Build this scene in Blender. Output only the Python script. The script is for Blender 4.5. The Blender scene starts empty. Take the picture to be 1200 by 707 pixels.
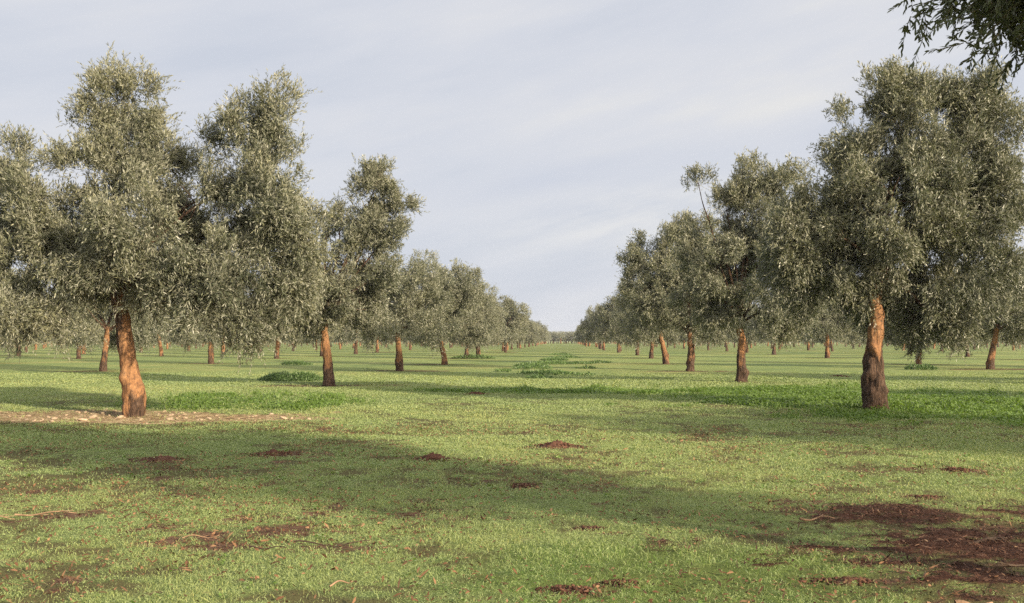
import bpy, math
import numpy as np
from mathutils import Vector

R = np.random.default_rng(20240611)
C = bpy.context.scene.collection
CAM_H = 1.40
HAZE = .00022
SUN_EL, SUN_AZ = math.radians(18.0), math.radians(129.0)   # azimuth clockwise from +Y

# ------------------------------------------------------------------ noise
def _hash(ix, iy, iz, seed):
    h = (ix * 374761393 + iy * 668265263 + iz * 2147483647 + seed * 144269504) & 0xFFFFFFFF
    h = ((h ^ (h >> 13)) * 1274126177) & 0xFFFFFFFF
    h = ((h ^ (h >> 16)) * 2246822519) & 0xFFFFFFFF
    return ((h ^ (h >> 15)) & 0xFFFFFF) / float(0xFFFFFF)

def noise3(p, freq=1.0, seed=0):
    p = np.asarray(p, dtype=np.float64) * freq
    i = np.floor(p).astype(np.int64)
    f = p - i
    f = f * f * (3 - 2 * f)
    out = 0
    for dx in (0, 1):
        wx = f[:, 0] if dx else 1 - f[:, 0]
        for dy in (0, 1):
            wy = f[:, 1] if dy else 1 - f[:, 1]
            for dz in (0, 1):
                wz = f[:, 2] if dz else 1 - f[:, 2]
                out = out + wx * wy * wz * _hash(i[:, 0] + dx, i[:, 1] + dy, i[:, 2] + dz, seed)
    return out * 2 - 1

def noise2(x, y, freq=1.0, seed=0):
    px = np.asarray(x, dtype=np.float64) * freq
    py = np.asarray(y, dtype=np.float64) * freq
    ix = np.floor(px).astype(np.int64); iy = np.floor(py).astype(np.int64)
    fx = px - ix; fy = py - iy
    fx = fx * fx * (3 - 2 * fx); fy = fy * fy * (3 - 2 * fy)
    z = np.zeros_like(ix)
    a = _hash(ix, iy, z, seed); b = _hash(ix + 1, iy, z, seed)
    c = _hash(ix, iy + 1, z, seed); d = _hash(ix + 1, iy + 1, z, seed)
    return ((a * (1 - fx) + b * fx) * (1 - fy) + (c * (1 - fx) + d * fx) * fy) * 2 - 1

def fbm2(x, y, freq=1.0, seed=0, octv=4):
    s = 0; a = 1.0; t = 0
    for o in range(octv):
        s = s + a * noise2(x + 17.3 * o, y - 9.1 * o, freq, seed + o); t += a
        a *= 0.5; freq *= 2.07
    return s / t

def sstep(a, b, x):
    t = np.clip((x - a) / (b - a), 0, 1)
    return t * t * (3 - 2 * t)

def unit(v):
    return v / np.maximum(np.linalg.norm(v, axis=-1, keepdims=True), 1e-9)

# ------------------------------------------------------------------ mesh helpers
class MB:
    """collects vertices / faces / a float attribute per vertex, builds ONE mesh"""
    def __init__(self):
        self.v = []; self.q = []; self.t = []; self.a = []; self.qm = []; self.tm = []; self.n = 0
    def add(self, v, quads=None, tris=None, tint=0.5, mat=0):
        v = np.asarray(v, dtype=np.float32).reshape(-1, 3)
        self.v.append(v)
        self.a.append(np.broadcast_to(np.asarray(tint, dtype=np.float32), (len(v),)).copy())
        if quads is not None and len(quads):
            q = np.asarray(quads, dtype=np.int32) + self.n
            self.q.append(q); self.qm.append(np.full(len(q), mat, np.int32))
        if tris is not None and len(tris):
            t = np.asarray(tris, dtype=np.int32) + self.n
            self.t.append(t); self.tm.append(np.full(len(t), mat, np.int32))
        self.n += len(v)
    def mesh(self, name, mats, smooth=False):
        me = bpy.data.meshes.new(name)
        v = np.concatenate(self.v); a = np.concatenate(self.a)
        q = np.concatenate(self.q) if self.q else np.zeros((0, 4), np.int32)
        t = np.concatenate(self.t) if self.t else np.zeros((0, 3), np.int32)
        mi = np.concatenate(self.qm + self.tm)
        me.vertices.add(len(v)); me.vertices.foreach_set('co', v.ravel())
        nl = q.size + t.size
        me.loops.add(nl)
        me.loops.foreach_set('vertex_index', np.concatenate([q.ravel(), t.ravel()]).astype(np.int32))
        me.polygons.add(len(q) + len(t))
        st = np.concatenate([np.arange(len(q)) * 4, q.size + np.arange(len(t)) * 3]).astype(np.int32)
        me.polygons.foreach_set('loop_start', st)
        for m in mats: me.materials.append(m)
        me.polygons.foreach_set('material_index', mi)
        if smooth:
            me.polygons.foreach_set('use_smooth', np.ones(len(q) + len(t), dtype=bool))
        at = me.attributes.new('tint', 'FLOAT', 'POINT')
        at.data.foreach_set('value', a)
        me.update(calc_edges=True)
        me.validate()
        return me

def link(name, me, parent=None, loc=None):
    o = bpy.data.objects.new(name, me); C.objects.link(o)
    if parent is not None: o.parent = parent
    if loc is not None: o.location = loc
    return o

def tag(o, label=None, cat=None, group=None, kind=None):
    if label: o['label'] = label
    if cat: o['category'] = cat
    if group: o['group'] = group
    if kind: o['kind'] = kind
    return o

def tube(mb, path, rad, sides=8, tint=0.5, mat=0, burl=0.0, bseed=0, cap=True, knobs=()):
    """swept tube along a path with optional lumpy surface"""
    path = np.asarray(path, float); rad = np.asarray(rad, float)
    n = len(path)
    tg = unit(np.gradient(path, axis=0))
    up = np.array([0.31, 0.95, 0.05])
    s = unit(np.cross(tg, up)); b = np.cross(tg, s)
    ang = np.arange(sides) / sides * 2 * math.pi
    ring = (np.cos(ang)[None, :, None] * s[:, None, :] + np.sin(ang)[None, :, None] * b[:, None, :])
    pts = path[:, None, :] + ring * rad[:, None, None]
    if np.max(burl) > 0:
        p = pts.reshape(-1, 3)
        d = (noise3(p * [1, 1, .6], 3.2, bseed) * .9 + noise3(p * [1, 1, .8], 6.5, bseed + 1) * .75
             + (.5 - np.abs(noise3(p * [1, 1, .28], 13, bseed + 4))) * .8
             + noise3(p * [1, 1, .6], 17, bseed + 2) * .38 + noise3(p * [1, 1, .8], 38, bseed + 3) * .22)
        amp = burl if np.isscalar(burl) else np.repeat(np.asarray(burl), sides)
        pts = pts + ring * (d * amp).reshape(n, sides, 1)
        for (kp, kr, kh) in knobs:
            dd = np.linalg.norm(pts - np.array(kp), axis=2)
            pts = pts + ring * (kh * np.exp(-(dd / kr) ** 2))[:, :, None]
    v = pts.reshape(-1, 3)
    i = np.arange(n - 1)[:, None] * sides; j = np.arange(sides)[None, :]; j2 = (j + 1) % sides
    q = np.stack([i + j, i + j2, i + sides + j2, i + sides + j], axis=-1).reshape(-1, 4)
    tt = tint if np.isscalar(tint) else np.repeat(np.asarray(tint), sides)
    tris = None
    if cap:
        v = np.concatenate([v, path[-1:]])
        if not np.isscalar(tt): tt = np.append(tt, tt[-1])
        e = (n - 1) * sides
        tris = np.stack([e + np.arange(sides), e + (np.arange(sides) + 1) % sides, np.full(sides, n * sides)], axis=-1)
    mb.add(v, q, tris, tt, mat)

def bez(p0, p1, p2, n):
    t = np.linspace(0, 1, n)[:, None]
    return (1 - t) ** 2 * np.array(p0) + 2 * t * (1 - t) * np.array(p1) + t * t * np.array(p2)

def catmull(pts, n):
    pts = np.asarray(pts, float)
    k = len(pts); u = np.linspace(0, k - 1, n); out = []
    for a in u:
        i = min(int(a), k - 2); f = a - i
        p0 = pts[max(i - 1, 0)]; p1 = pts[i]; p2 = pts[i + 1]; p3 = pts[min(i + 2, k - 1)]
        out.append(.5 * (2 * p1 + (p2 - p0) * f + (2 * p0 - 5 * p1 + 4 * p2 - p3) * f * f + (3 * p1 - p0 - 3 * p2 + p3) * f ** 3))
    return np.array(out)

# ------------------------------------------------------------------ materials
def new_mat(name):
    m = bpy.data.materials.new(name); m.use_nodes = True
    nt = m.node_tree
    for n in list(nt.nodes): nt.nodes.remove(n)
    return m, nt

class NT:
    def __init__(self, nt): self.nt = nt
    def n(self, typ, **kw):
        nd = self.nt.nodes.new(typ)
        for k, v in kw.items():
            if k.startswith('i_'):
                key = k[2:]
                key = int(key) if key.isdigit() else key
                nd.inputs[key].default_value = v
            else: setattr(nd, k, v)
        return nd
    def l(self, a, b): self.nt.links.new(a, b)
    def noise(self, vec, scale, detail=4, rough=.55, dim='3D'):
        nd = self.n('ShaderNodeTexNoise'); nd.inputs['Scale'].default_value = scale
        nd.inputs['Detail'].default_value = detail; nd.inputs['Roughness'].default_value = rough
        if vec is not None: self.l(vec, nd.inputs['Vector'])
        return nd.outputs['Fac']
    def ramp(self, fac, stops):
        nd = self.n('ShaderNodeValToRGB'); cr = nd.color_ramp
        while len(cr.elements) < len(stops): cr.elements.new(.5)
        for e, (p, c) in zip(cr.elements, stops):
            e.position = p; e.color = (c[0], c[1], c[2], 1) if not np.isscalar(c) else (c, c, c, 1)
        self.l(fac, nd.inputs['Fac']); return nd.outputs['Color']
    def mix(self, fac, a, b, blend='MIX'):
        nd = self.n('ShaderNodeMix', data_type='RGBA', blend_type=blend)
        for sock, val in ((nd.inputs[0], fac), (nd.inputs[6], a), (nd.inputs[7], b)):
            if hasattr(val, 'is_output'): self.l(val, sock)
            elif np.isscalar(val): sock.default_value = val
            else: sock.default_value = (*val, 1)
        return nd.outputs[2]
    def math(self, op, a, b=None, c=None, clamp=False):
        nd = self.n('ShaderNodeMath', operation=op, use_clamp=clamp)
        for i, val in enumerate((a, b, c)):
            if val is None: continue
            if hasattr(val, 'is_output'): self.l(val, nd.inputs[i])
            else: nd.inputs[i].default_value = val
        return nd.outputs[0]
    def attr(self, name):
        return self.n('ShaderNodeAttribute', attribute_name=name).outputs['Fac']

def leaf_material(name, dark, mid, light, under, trans=(.12, .14, .03), rough=.48, tmix=.17, sheen=0.0):
    m, nt = new_mat(name); g = NT(nt)
    t = g.attr('tint')
    col = g.ramp(t, [(0.0, dark), (0.5, mid), (1.0, light)])
    geo = g.n('ShaderNodeNewGeometry')
    col2 = g.mix(geo.outputs['Backfacing'], col, under)
    bs = g.n('ShaderNodeBsdfPrincipled', i_Roughness=rough)
    bs.inputs['Specular IOR Level'].default_value = .45
    bs.inputs['Sheen Weight'].default_value = sheen; bs.inputs['Sheen Roughness'].default_value = .5
    g.l(col2, bs.inputs['Base Color'])
    tr = g.n('ShaderNodeBsdfTranslucent'); tr.inputs['Color'].default_value = (*trans, 1)
    mx = g.n('ShaderNodeMixShader'); mx.inputs[0].default_value = tmix
    g.l(bs.outputs[0], mx.inputs[1]); g.l(tr.outputs[0], mx.inputs[2])
    out = g.n('ShaderNodeOutputMaterial'); g.l(mx.outputs[0], out.inputs['Surface'])
    return m

M_LEAF = leaf_material('olive_leaf', (.046, .056, .033), (.118, .128, .076), (.218, .210, .116), (.25, .25, .190), rough=.45)
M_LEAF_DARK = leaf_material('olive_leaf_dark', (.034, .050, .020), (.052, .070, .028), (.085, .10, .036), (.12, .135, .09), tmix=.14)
M_GRASS = leaf_material('grass_blade', (.150, .215, .088), (.255, .315, .106), (.43, .41, .152), (.255, .31, .118), (.22, .31, .05), .55, .32, .10)
M_LUSH = leaf_material('lush_blade', (.075, .14, .026), (.125, .205, .038), (.21, .28, .06), (.12, .19, .04), (.17, .28, .03), .5, .35)
M_WEED = leaf_material('weed_leaf', (.06, .105, .034), (.09, .155, .044), (.15, .21, .06), (.10, .16, .055), (.09, .17, .03), .5, .25)

def bark_material():
    m, nt = new_mat('olive_bark'); g = NT(nt)
    tc = g.n('ShaderNodeTexCoord')
    mp = g.n('ShaderNodeMapping'); mp.inputs['Scale'].default_value = (1, 1, .45)
    g.l(tc.outputs['Object'], mp.inputs['Vector'])
    v = mp.outputs[0]
    n1 = g.noise(v, 5, 6, .6); n2 = g.noise(v, 22, 6, .65); n3 = g.noise(v, 2.2, 3)
    rough = g.attr('tint')
    # smooth, ochre upper bark with pinkish and grey blotches
    och = g.ramp(n1, [(.28, (.13, .066, .036)), (.43, (.29, .142, .060)), (.58, (.41, .220, .100)), (.72, (.29, .20, .135))])
    och = g.mix(g.ramp(n2, [(.38, .75), (.66, 0)]), och, (.115, .062, .036))
    drk = g.ramp(n2, [(.25, (.032, .020, .014)), (.5, (.080, .048, .031)), (.75, (.16, .105, .072))])
    f = g.math('ADD', rough, g.math('MULTIPLY', g.math('SUBTRACT', n1, .5), 1.7))
    f = g.math('ADD', f, g.math('MULTIPLY', g.math('SUBTRACT', n3, .5), .8))
    mpc = g.n('ShaderNodeMapping'); mpc.inputs['Scale'].default_value = (1, 1, .11); g.l(tc.outputs['Object'], mpc.inputs['Vector'])
    nf = g.noise(mpc.outputs[0], 26, 5, .6)
    och = g.mix(g.ramp(nf, [(.36, .8), (.48, 0)]), och, (.085, .046, .028))
    drk = g.mix(g.ramp(nf, [(.40, .8), (.52, 0)]), drk, (.022, .014, .010))
    fm = g.ramp(f, [(.42, 0.0), (.60, 1.0)])
    col = g.mix(fm, och, drk)
    bs = g.n('ShaderNodeBsdfPrincipled', i_Roughness=.85)
    bs.inputs['Specular IOR Level'].default_value = .2
    g.l(col, bs.inputs['Base Color'])
    bp = g.n('ShaderNodeBump'); bp.inputs['Strength'].default_value = .9; bp.inputs['Distance'].default_value = .035
    hh = g.math('ADD', g.math('MULTIPLY', g.math('ADD', n2, nf), g.math('ADD', fm, .35)), g.math('MULTIPLY', g.noise(v, 60, 4), .4))
    g.l(hh, bp.inputs['Height']); g.l(bp.outputs[0], bs.inputs['Normal'])
    out = g.n('ShaderNodeOutputMaterial'); g.l(bs.outputs[0], out.inputs['Surface'])
    return m
M_BARK = bark_material()

def simple_material(name, stops, scale=12, rough=.9, bump=.5, use_tint=False, dist=.02):
    m, nt = new_mat(name); g = NT(nt)
    tc = g.n('ShaderNodeTexCoord')
    n1 = g.noise(tc.outputs['Object'], scale, 6, .65)
    f = g.math('ADD', g.math('MULTIPLY', n1, .6), g.math('MULTIPLY', g.attr('tint'), .4)) if use_tint else n1
    bs = g.n('ShaderNodeBsdfPrincipled', i_Roughness=rough); bs.inputs['Specular IOR Level'].default_value = .2
    g.l(g.ramp(f, stops), bs.inputs['Base Color'])
    bp = g.n('ShaderNodeBump'); bp.inputs['Strength'].default_value = bump; bp.inputs['Distance'].default_value = dist
    g.l(g.noise(tc.outputs['Object'], scale * 3, 5), bp.inputs['Height']); g.l(bp.outputs[0], bs.inputs['Normal'])
    out = g.n('ShaderNodeOutputMaterial'); g.l(bs.outputs[0], out.inputs['Surface'])
    return m

M_TWIG = simple_material('olive_twig', [(.3, (.10, .085, .055)), (.7, (.19, .16, .11))], 8)
M_SOIL = simple_material('red_soil', [(.28, (.034, .016, .011)), (.5, (.082, .038, .024)), (.75, (.155, .078, .049))], 14, .95, .8, True)
M_MULCH = simple_material('mulch', [(.25, (.035, .017, .012)), (.5, (.085, .042, .027)), (.68, (.15, .085, .055)), (.85, (.34, .24, .15))], 3, .9, .3, True)
M_LITTER = simple_material('litter', [(.25, (.05, .025, .014)), (.5, (.115, .055, .028)), (.75, (.26, .15, .08))], 3, .9, .2, True)
M_STONE = simple_material('limestone', [(.3, (.22, .14, .09)), (.55, (.38, .29, .20)), (.8, (.50, .42, .32))], 3, .9, .5)
M_STICK = simple_material('dry_wood', [(.3, (.13, .08, .05)), (.55, (.28, .18, .11)), (.8, (.42, .30, .20))], 9, .9, .5)
M_STICKD = simple_material('dark_wood', [(.3, (.03, .02, .015)), (.7, (.08, .055, .04))], 9, .9, .5)
M_FRUIT = simple_material('green_olive', [(.3, (.14, .18, .03)), (.7, (.26, .28, .05))], 6, .35, .02)

# ------------------------------------------------------------------ tree positions (metres; camera stands at the origin looking along +Y)
HERO = {  # named individually: position of the trunk foot
    'L1': (-8.15, 18.6), 'L2': (-7.3, 30.8), 'L3': (-7.7, 46.7), 'L4': (-6.95, 58.4), 'L5': (-7.6, 77.8), 'L6': (-7.86, 91.5),
    'R1': (6.2, 20.2), 'R2': (6.0, 34.0), 'R3': (5.9, 46.7), 'R4': (6.2, 60.5), 'R5': (7.0, 80.0), 'R6': (7.1, 96.0),
    'A2': (-21.4, 45.4), 'A3': (-21.7, 60.5), 'A4': (-22.4, 77.0), 'B2': (21.3, 51.0), 'B5': (21.3, 81.7),
    'R0': (6.3, 3.5), 'S1': (20.6, 3.6)}
STEP = 14.2
cols = {0: -7.9, 1: 6.5}
def colx(c): return -7.9 - 14.2 * (-c) if c <= 0 else 6.6 + 14.3 * (c - 1)
lattice = []   # (x, y, column, row)
taken = list(HERO.values())
for r in range(-2, 32):
    y0 = 4.0 + STEP * r
    for c in range(-22, 24):
        x0 = colx(c)
        x = x0 + R.normal(0, .45); y = y0 + R.normal(0, .55)
        if min((x - hx) ** 2 + (y - hy) ** 2 for hx, hy in taken) < 8.5 ** 2: continue
        inview = y > 8 and -0.565 * y - 4 - 4 < x < 0.50 * y + 4
        shade = -24 < y < 60 and 12 < x < 50 and (x - 0.5 * y) < 34   # stands outside the frame, throws its shadow into it
        if inview or shade: lattice.append((x, y, c, r))
lattice.sort(key=lambda t: t[1])

# earth heaps and clods: x, y, width, depth, height, label
HEAPS = [(-4.85, 11.85, .52, .40, .085, 'flat reddish molehill, leftmost one in the foreground shade'), (-3.62, 12.3, .50, .4, .085, 'reddish molehill, second from the left in the foreground shade'),
         (-1.54, 11.78, .42, .34, .11, 'dark crumbly molehill in the shade left of the red one'),
         (-.08, 13.35, .72, .40, .13, 'bright red-brown earth heap in the middle of the shade edge'), 
         (-.38, 9.85, .30, .22, .03, 'dark crumbled clod lying in the foreground shadow at mid-picture'), (.03, 5.72, .36, .2, .075, 'dark brown clod heap at the bottom edge of the grass'),
         (.34, 5.88, .26, .12, .055, 'smaller dark clod right of the clod heap at the bottom edge'), (.20, 7.65, .2, .14, .02, 'thin earth patch at the lower edge of the shade'),
         (3.28, 9.3, .3, .2, .035, 'dark clod behind the brown mulch patch'), (4.3, 11.2, .32, .2, .06, 'small dark clod on the sunlit turf at far right'),
         (10.9, 40.2, .8, .5, .14, 'red earth heap on the turf left of the burly right trunk'), (-2.3, 26.2, .55, .35, .12, 'reddish earth lump in the long grass between the rows'), (1.68, 6.05, .4, .16, .04, 'flat brown clods in front of the mulch patch'),
         ]

# ------------------------------------------------------------------ ground masks
def ell(x, y, cx, cy, rx, ry): return np.sqrt(((x - cx) / rx) ** 2 + ((y - cy) / ry) ** 2)
TREE_XY = np.array([p for k, p in HERO.items()] + [(t[0], t[1]) for t in lattice if t[1] < 150])

def masks(x, y):
    """bare soil, lush grass, stony soil, mulch : 0..1 at ground points"""
    x = np.asarray(x, float); y = np.asarray(y, float)
    n1 = fbm2(x, y, .9, 3, 4); n2 = fbm2(x, y, 3.1, 8, 3); n3 = fbm2(x, y, .22, 21, 3); n4 = fbm2(x, y * 1.8, 7.5, 28, 2)
    near = 1 - sstep(12, 30, y)
    # flecks of bare earth, thicker on the left of the foreground
    left = np.exp(-((x + 2.4) / 2.3) ** 2 - ((y - 6.9) / 1.9) ** 2)
    th = .50 - .22 * left - .10 * n3
    bare = sstep(th, th + .34, .48 * n1 + .62 * n2 + .62 * n4 + .18) * (.35 + .65 * near)
    # worn soil round the foot of each tree, drawn out along the row
    for (tx, ty) in TREE_XY:
        if ty > 150: continue
        sel = (np.abs(x - tx) < 5.5) & (np.abs(y - ty) < 2.8)
        if not sel.any(): continue
        d = ell(x[sel], y[sel], tx, ty - .1, 2.6, .75) + .55 * n1[sel] + .35 * n2[sel]
        k = .35 if (tx, ty) in (HERO['R1'], HERO['R2']) else .85
        bare[sel] = np.maximum(bare[sel], k * (1 - sstep(.55, 1.15, d)))
    for hp in HEAPS:
        sel = (np.abs(x - hp[0]) < 2 * hp[2]) & (np.abs(y - hp[1]) < 2 * hp[3])
        if not sel.any(): continue
        d = ell(x[sel], y[sel], hp[0], hp[1], hp[2] * .72, hp[3] * .72) + .5 * n2[sel] + .5 * n4[sel]
        bare[sel] = np.maximum(bare[sel], 1 - sstep(.5, 1.35, d))
    stony = 1 - sstep(.60, 1.15, ell(x, y, -8.9, 18.5, 4.9, 1.75) + .45 * n1 + .3 * n2)
    stony = np.maximum(stony, .8 * (1 - sstep(.6, 1.1, ell(x, y, -5.2, 18.2, 1.6, 1.0) + .5 * n1 + .3 * n2)))
    mulch = 1 - sstep(.42, 1.22, ell(x, y, 4.35, 6.85, 2.75, 1.65) + .20 * n1 + .55 * n2 + .6 * n4)
    mulch = np.maximum(mulch, .75 * (1 - sstep(.5, 1.0, ell(x, y, 2.6, 8.3, 1.1, .6) + .5 * n2 + .3 * n1)))
    lush = 1 - sstep(.7, 1.25, ell(x, y, 7.3, 24.0, 4.2, 6.5) + .55 * n1 + .3 * n2)
    lush = np.maximum(lush, 1 - sstep(.7, 1.2, ell(x, y, 8.0, 20.3, 3.6, 1.9) + .6 * n1 + .3 * n2))
    lush = np.maximum(lush, 1 - sstep(.6, 1.2, ell(x, y, 0.6, 27.6, 4.6, 1.3) + .4 * n1))
    lush = np.maximum(lush, .6 * (1 - sstep(.6, 1.2, ell(x, y, -7.2, 22.5, 2.6, 2.8) + .6 * n1 + .3 * n2)))
    lush = np.maximum(lush, .55 * (1 - sstep(.5, 1.2, ell(x, y, .9, 5.9, 1.6, 1.1) + .6 * n1)))
    bare = bare * (1 - .9 * lush)
    return bare, lush, stony, mulch

def turf_cover(x, y):
    return np.clip(.60 + .75 * fbm2(x, y, 6.5, 171, 2) + .85 * fbm2(x, y, 1.5, 175, 3) + .35 * fbm2(x, y, .35, 179, 2), .08, 1)

def gheight(x, y):
    x = np.asarray(x, float); y = np.asarray(y, float)
    near = 1 - sstep(40, 90, np.abs(y))
    return near * (.05 * fbm2(x, y, .16, 40, 2) + .022 * fbm2(x, y, 1.1, 44, 3) + .010 * fbm2(x, y, 5.0, 48, 2)) - .02

def zground(x, y): return float(gheight(np.array([x]), np.array([y]))[0])

def axis(segs):
    out = []
    for a, b, s in segs: out.append(np.arange(a, b, s))
    return np.concatenate(out + [np.array([segs[-1][1]])])
gx = axis([(-4000, -400, 400), (-400, -60, 12), (-60, -17, .7), (-17, 14, .10), (14, 60, .7), (60, 400, 12), (400, 4000, 400)])
gy = axis([(-400, -40, 40), (-40, 3, 1.0), (3, 30, .085), (30, 90, .45), (90, 520, 4), (520, 5000, 320)])
X, Y = np.meshgrid(gx, gy)
xf, yf = X.ravel(), Y.ravel()
Z = gheight(xf, yf)
bare, lush, stony, mulch = masks(xf, yf)
Z = Z + mulch * .03 * (1 + fbm2(xf, yf, 4, 60, 3)) + stony * .03 * fbm2(xf, yf, 5, 66, 3) - .012 * bare
nx, ny = len(gx), len(gy)
i = np.arange(ny - 1)[:, None] * nx; j = np.arange(nx - 1)[None, :]
quads = np.stack([i + j, i + j + 1, i + nx + j + 1, i + nx + j], axis=-1).reshape(-1, 4)

def ground_material():
    m, nt = new_mat('field_ground'); g = NT(nt)
    tc = g.n('ShaderNodeTexCoord'); P = tc.outputs['Object']
    nA = g.noise(P, .13, 4, .5); nB = g.noise(P, 1.3, 5, .6); nC = g.noise(P, 9, 5, .65); nD = g.noise(P, 45, 4, .7)
    s = g.math('ADD', g.math('MULTIPLY', nA, .45), g.math('ADD', g.math('MULTIPLY', nB, .3), g.math('MULTIPLY', nC, .25)))
    gr = g.ramp(s, [(.36, (.130, .188, .076)), (.5, (.210, .260, .090)), (.62, (.33, .32, .124))])
    gr = g.mix(g.ramp(nD, [(.35, .55), (.65, 0)]), gr, (.085, .11, .036))
    gr = g.mix(g.ramp(g.math('ADD', g.attr('thin'), g.math('MULTIPLY', g.math('SUBTRACT', nD, .5), .6)), [(.3, 0), (.75, .85)]), gr, (.085, .070, .034))
    lu = g.ramp(nC, [(.35, (.065, .12, .024)), (.65, (.13, .20, .04))])
    col = g.mix(g.attr('lush'), gr, lu)
    so = g.ramp(g.math('ADD', g.math('MULTIPLY', nC, .6), g.math('MULTIPLY', nD, .4)), [(.36, (.052, .029, .019)), (.5, (.110, .064, .041)), (.66, (.19, .12, .078))])
    bare = g.ramp(g.math('ADD', g.attr('bare'), g.math('MULTIPLY', g.math('SUBTRACT', nC, .5), 1.3)), [(.25, 0), (.7, 1)])
    col = g.mix(bare, col, so)
    st = g.ramp(nC, [(.35, (.13, .085, .045)), (.52, (.31, .225, .125)), (.7, (.50, .41, .26))])
    stm = g.ramp(g.math('ADD', g.attr('stony'), g.math('MULTIPLY', g.math('SUBTRACT', nC, .5), .9)), [(.4, 0), (.65, 1)])
    col = g.mix(stm, col, st)
    mu = g.ramp(g.math('ADD', g.math('MULTIPLY', nC, .5), g.math('MULTIPLY', nD, .5)), [(.35, (.028, .013, .009)), (.52, (.065, .030, .019)), (.7, (.125, .065, .042))])
    mum = g.ramp(g.math('ADD', g.attr('mulch'), g.math('MULTIPLY', g.math('SUBTRACT', nC, .5), 1.2)), [(.30, 0), (.75, 1)])
    col = g.mix(mum, col, mu)
    bs = g.n('ShaderNodeBsdfPrincipled', i_Roughness=.95); bs.inputs['Specular IOR Level'].default_value = .1
    g.l(col, bs.inputs['Base Color'])
    bp = g.n('ShaderNodeBump'); bp.inputs['Strength'].default_value = 1.0; bp.inputs['Distance'].default_value = .05
    g.l(g.math('ADD', g.math('MULTIPLY', nC, .5), g.math('MULTIPLY', nD, .5)), bp.inputs['Height']); g.l(bp.outputs[0], bs.inputs['Normal'])
    out = g.n('ShaderNodeOutputMaterial'); g.l(bs.outputs[0], out.inputs['Surface'])
    return m
mb = MB(); mb.add(np.stack([xf, yf, Z], 1), quads)
me = mb.mesh('ground', [ground_material()], True)
for nm, arr in (('thin', (1 - turf_cover(xf, yf)) * (1 - sstep(18, 34, yf))), ('bare', bare), ('lush', lush), ('stony', stony), ('mulch', mulch)):
    at = me.attributes.new(nm, 'FLOAT', 'POINT'); at.data.foreach_set('value', arr.astype(np.float32))
tag(link('ground', me), kind='structure')

# ------------------------------------------------------------------ grass
def blades(mb, x, y, h, w, tint, lean=.55, zoff=-.005):
    n = len(x)
    z = gheight(x, y) + zoff
    b = np.stack([x, y, z], 1)
    a = R.uniform(0, 2 * math.pi, n)
    s = np.stack([np.cos(a), np.sin(a), np.zeros(n)], 1) * (w * .5)[:, None]
    ld = R.uniform(0, 2 * math.pi, n); ln = np.abs(R.normal(0, lean, n)) * h
    tip = b + np.stack([np.cos(ld) * ln, np.sin(ld) * ln, h], 1)
    mid = b + (tip - b) * .55 + np.stack([np.zeros(n), np.zeros(n), h * .13], 1)
    v = np.stack([b - s * .7, b + s * .7, mid + s, tip, mid - s], 1).reshape(-1, 3)
    k = np.arange(n)[:, None] * 5
    mb.add(v, k + np.array([0, 1, 2, 4]), k + np.array([4, 2, 3]), np.repeat(tint, 5))

def leaflets(mb, x, y, h, size, tint, tilt=.5):
    """small broad leaves of clover and seedlings lying just above the turf"""
    n = len(x)
    c = np.stack([x, y, gheight(x, y) + h], 1)
    nrm = unit(np.stack([R.normal(0, tilt, n), R.normal(0, tilt, n), np.ones(n)], 1))
    a = R.uniform(0, 2 * math.pi, n)
    d = np.stack([np.cos(a), np.sin(a), np.zeros(n)], 1)
    d = unit(d - nrm * (d * nrm).sum(1, keepdims=True)); s = np.cross(nrm, d)
    d = d * size[:, None]; s = s * (size * .42)[:, None]
    v = np.stack([c - d * .5, c + s, c + d * .5, c - s], 1).reshape(-1, 3)
    k = np.arange(n)[:, None] * 4
    mb.add(v, k + np.arange(4), None, np.repeat(tint, 4))

def scatter(y0, y1, dens, margin=1.2):
    """uniform random points in the wedge the photograph sees, plus a margin"""
    n = int(dens * ((.565 + .48) * (y1 ** 2 - y0 ** 2) / 2 + 2 * margin * (y1 - y0)))
    y = np.sqrt(R.uniform(y0 ** 2, y1 ** 2, n)); u = R.uniform(0, 1, n)
    x = -0.565 * y - margin + u * (1.045 * y + 2 * margin)
    return x, y

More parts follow.
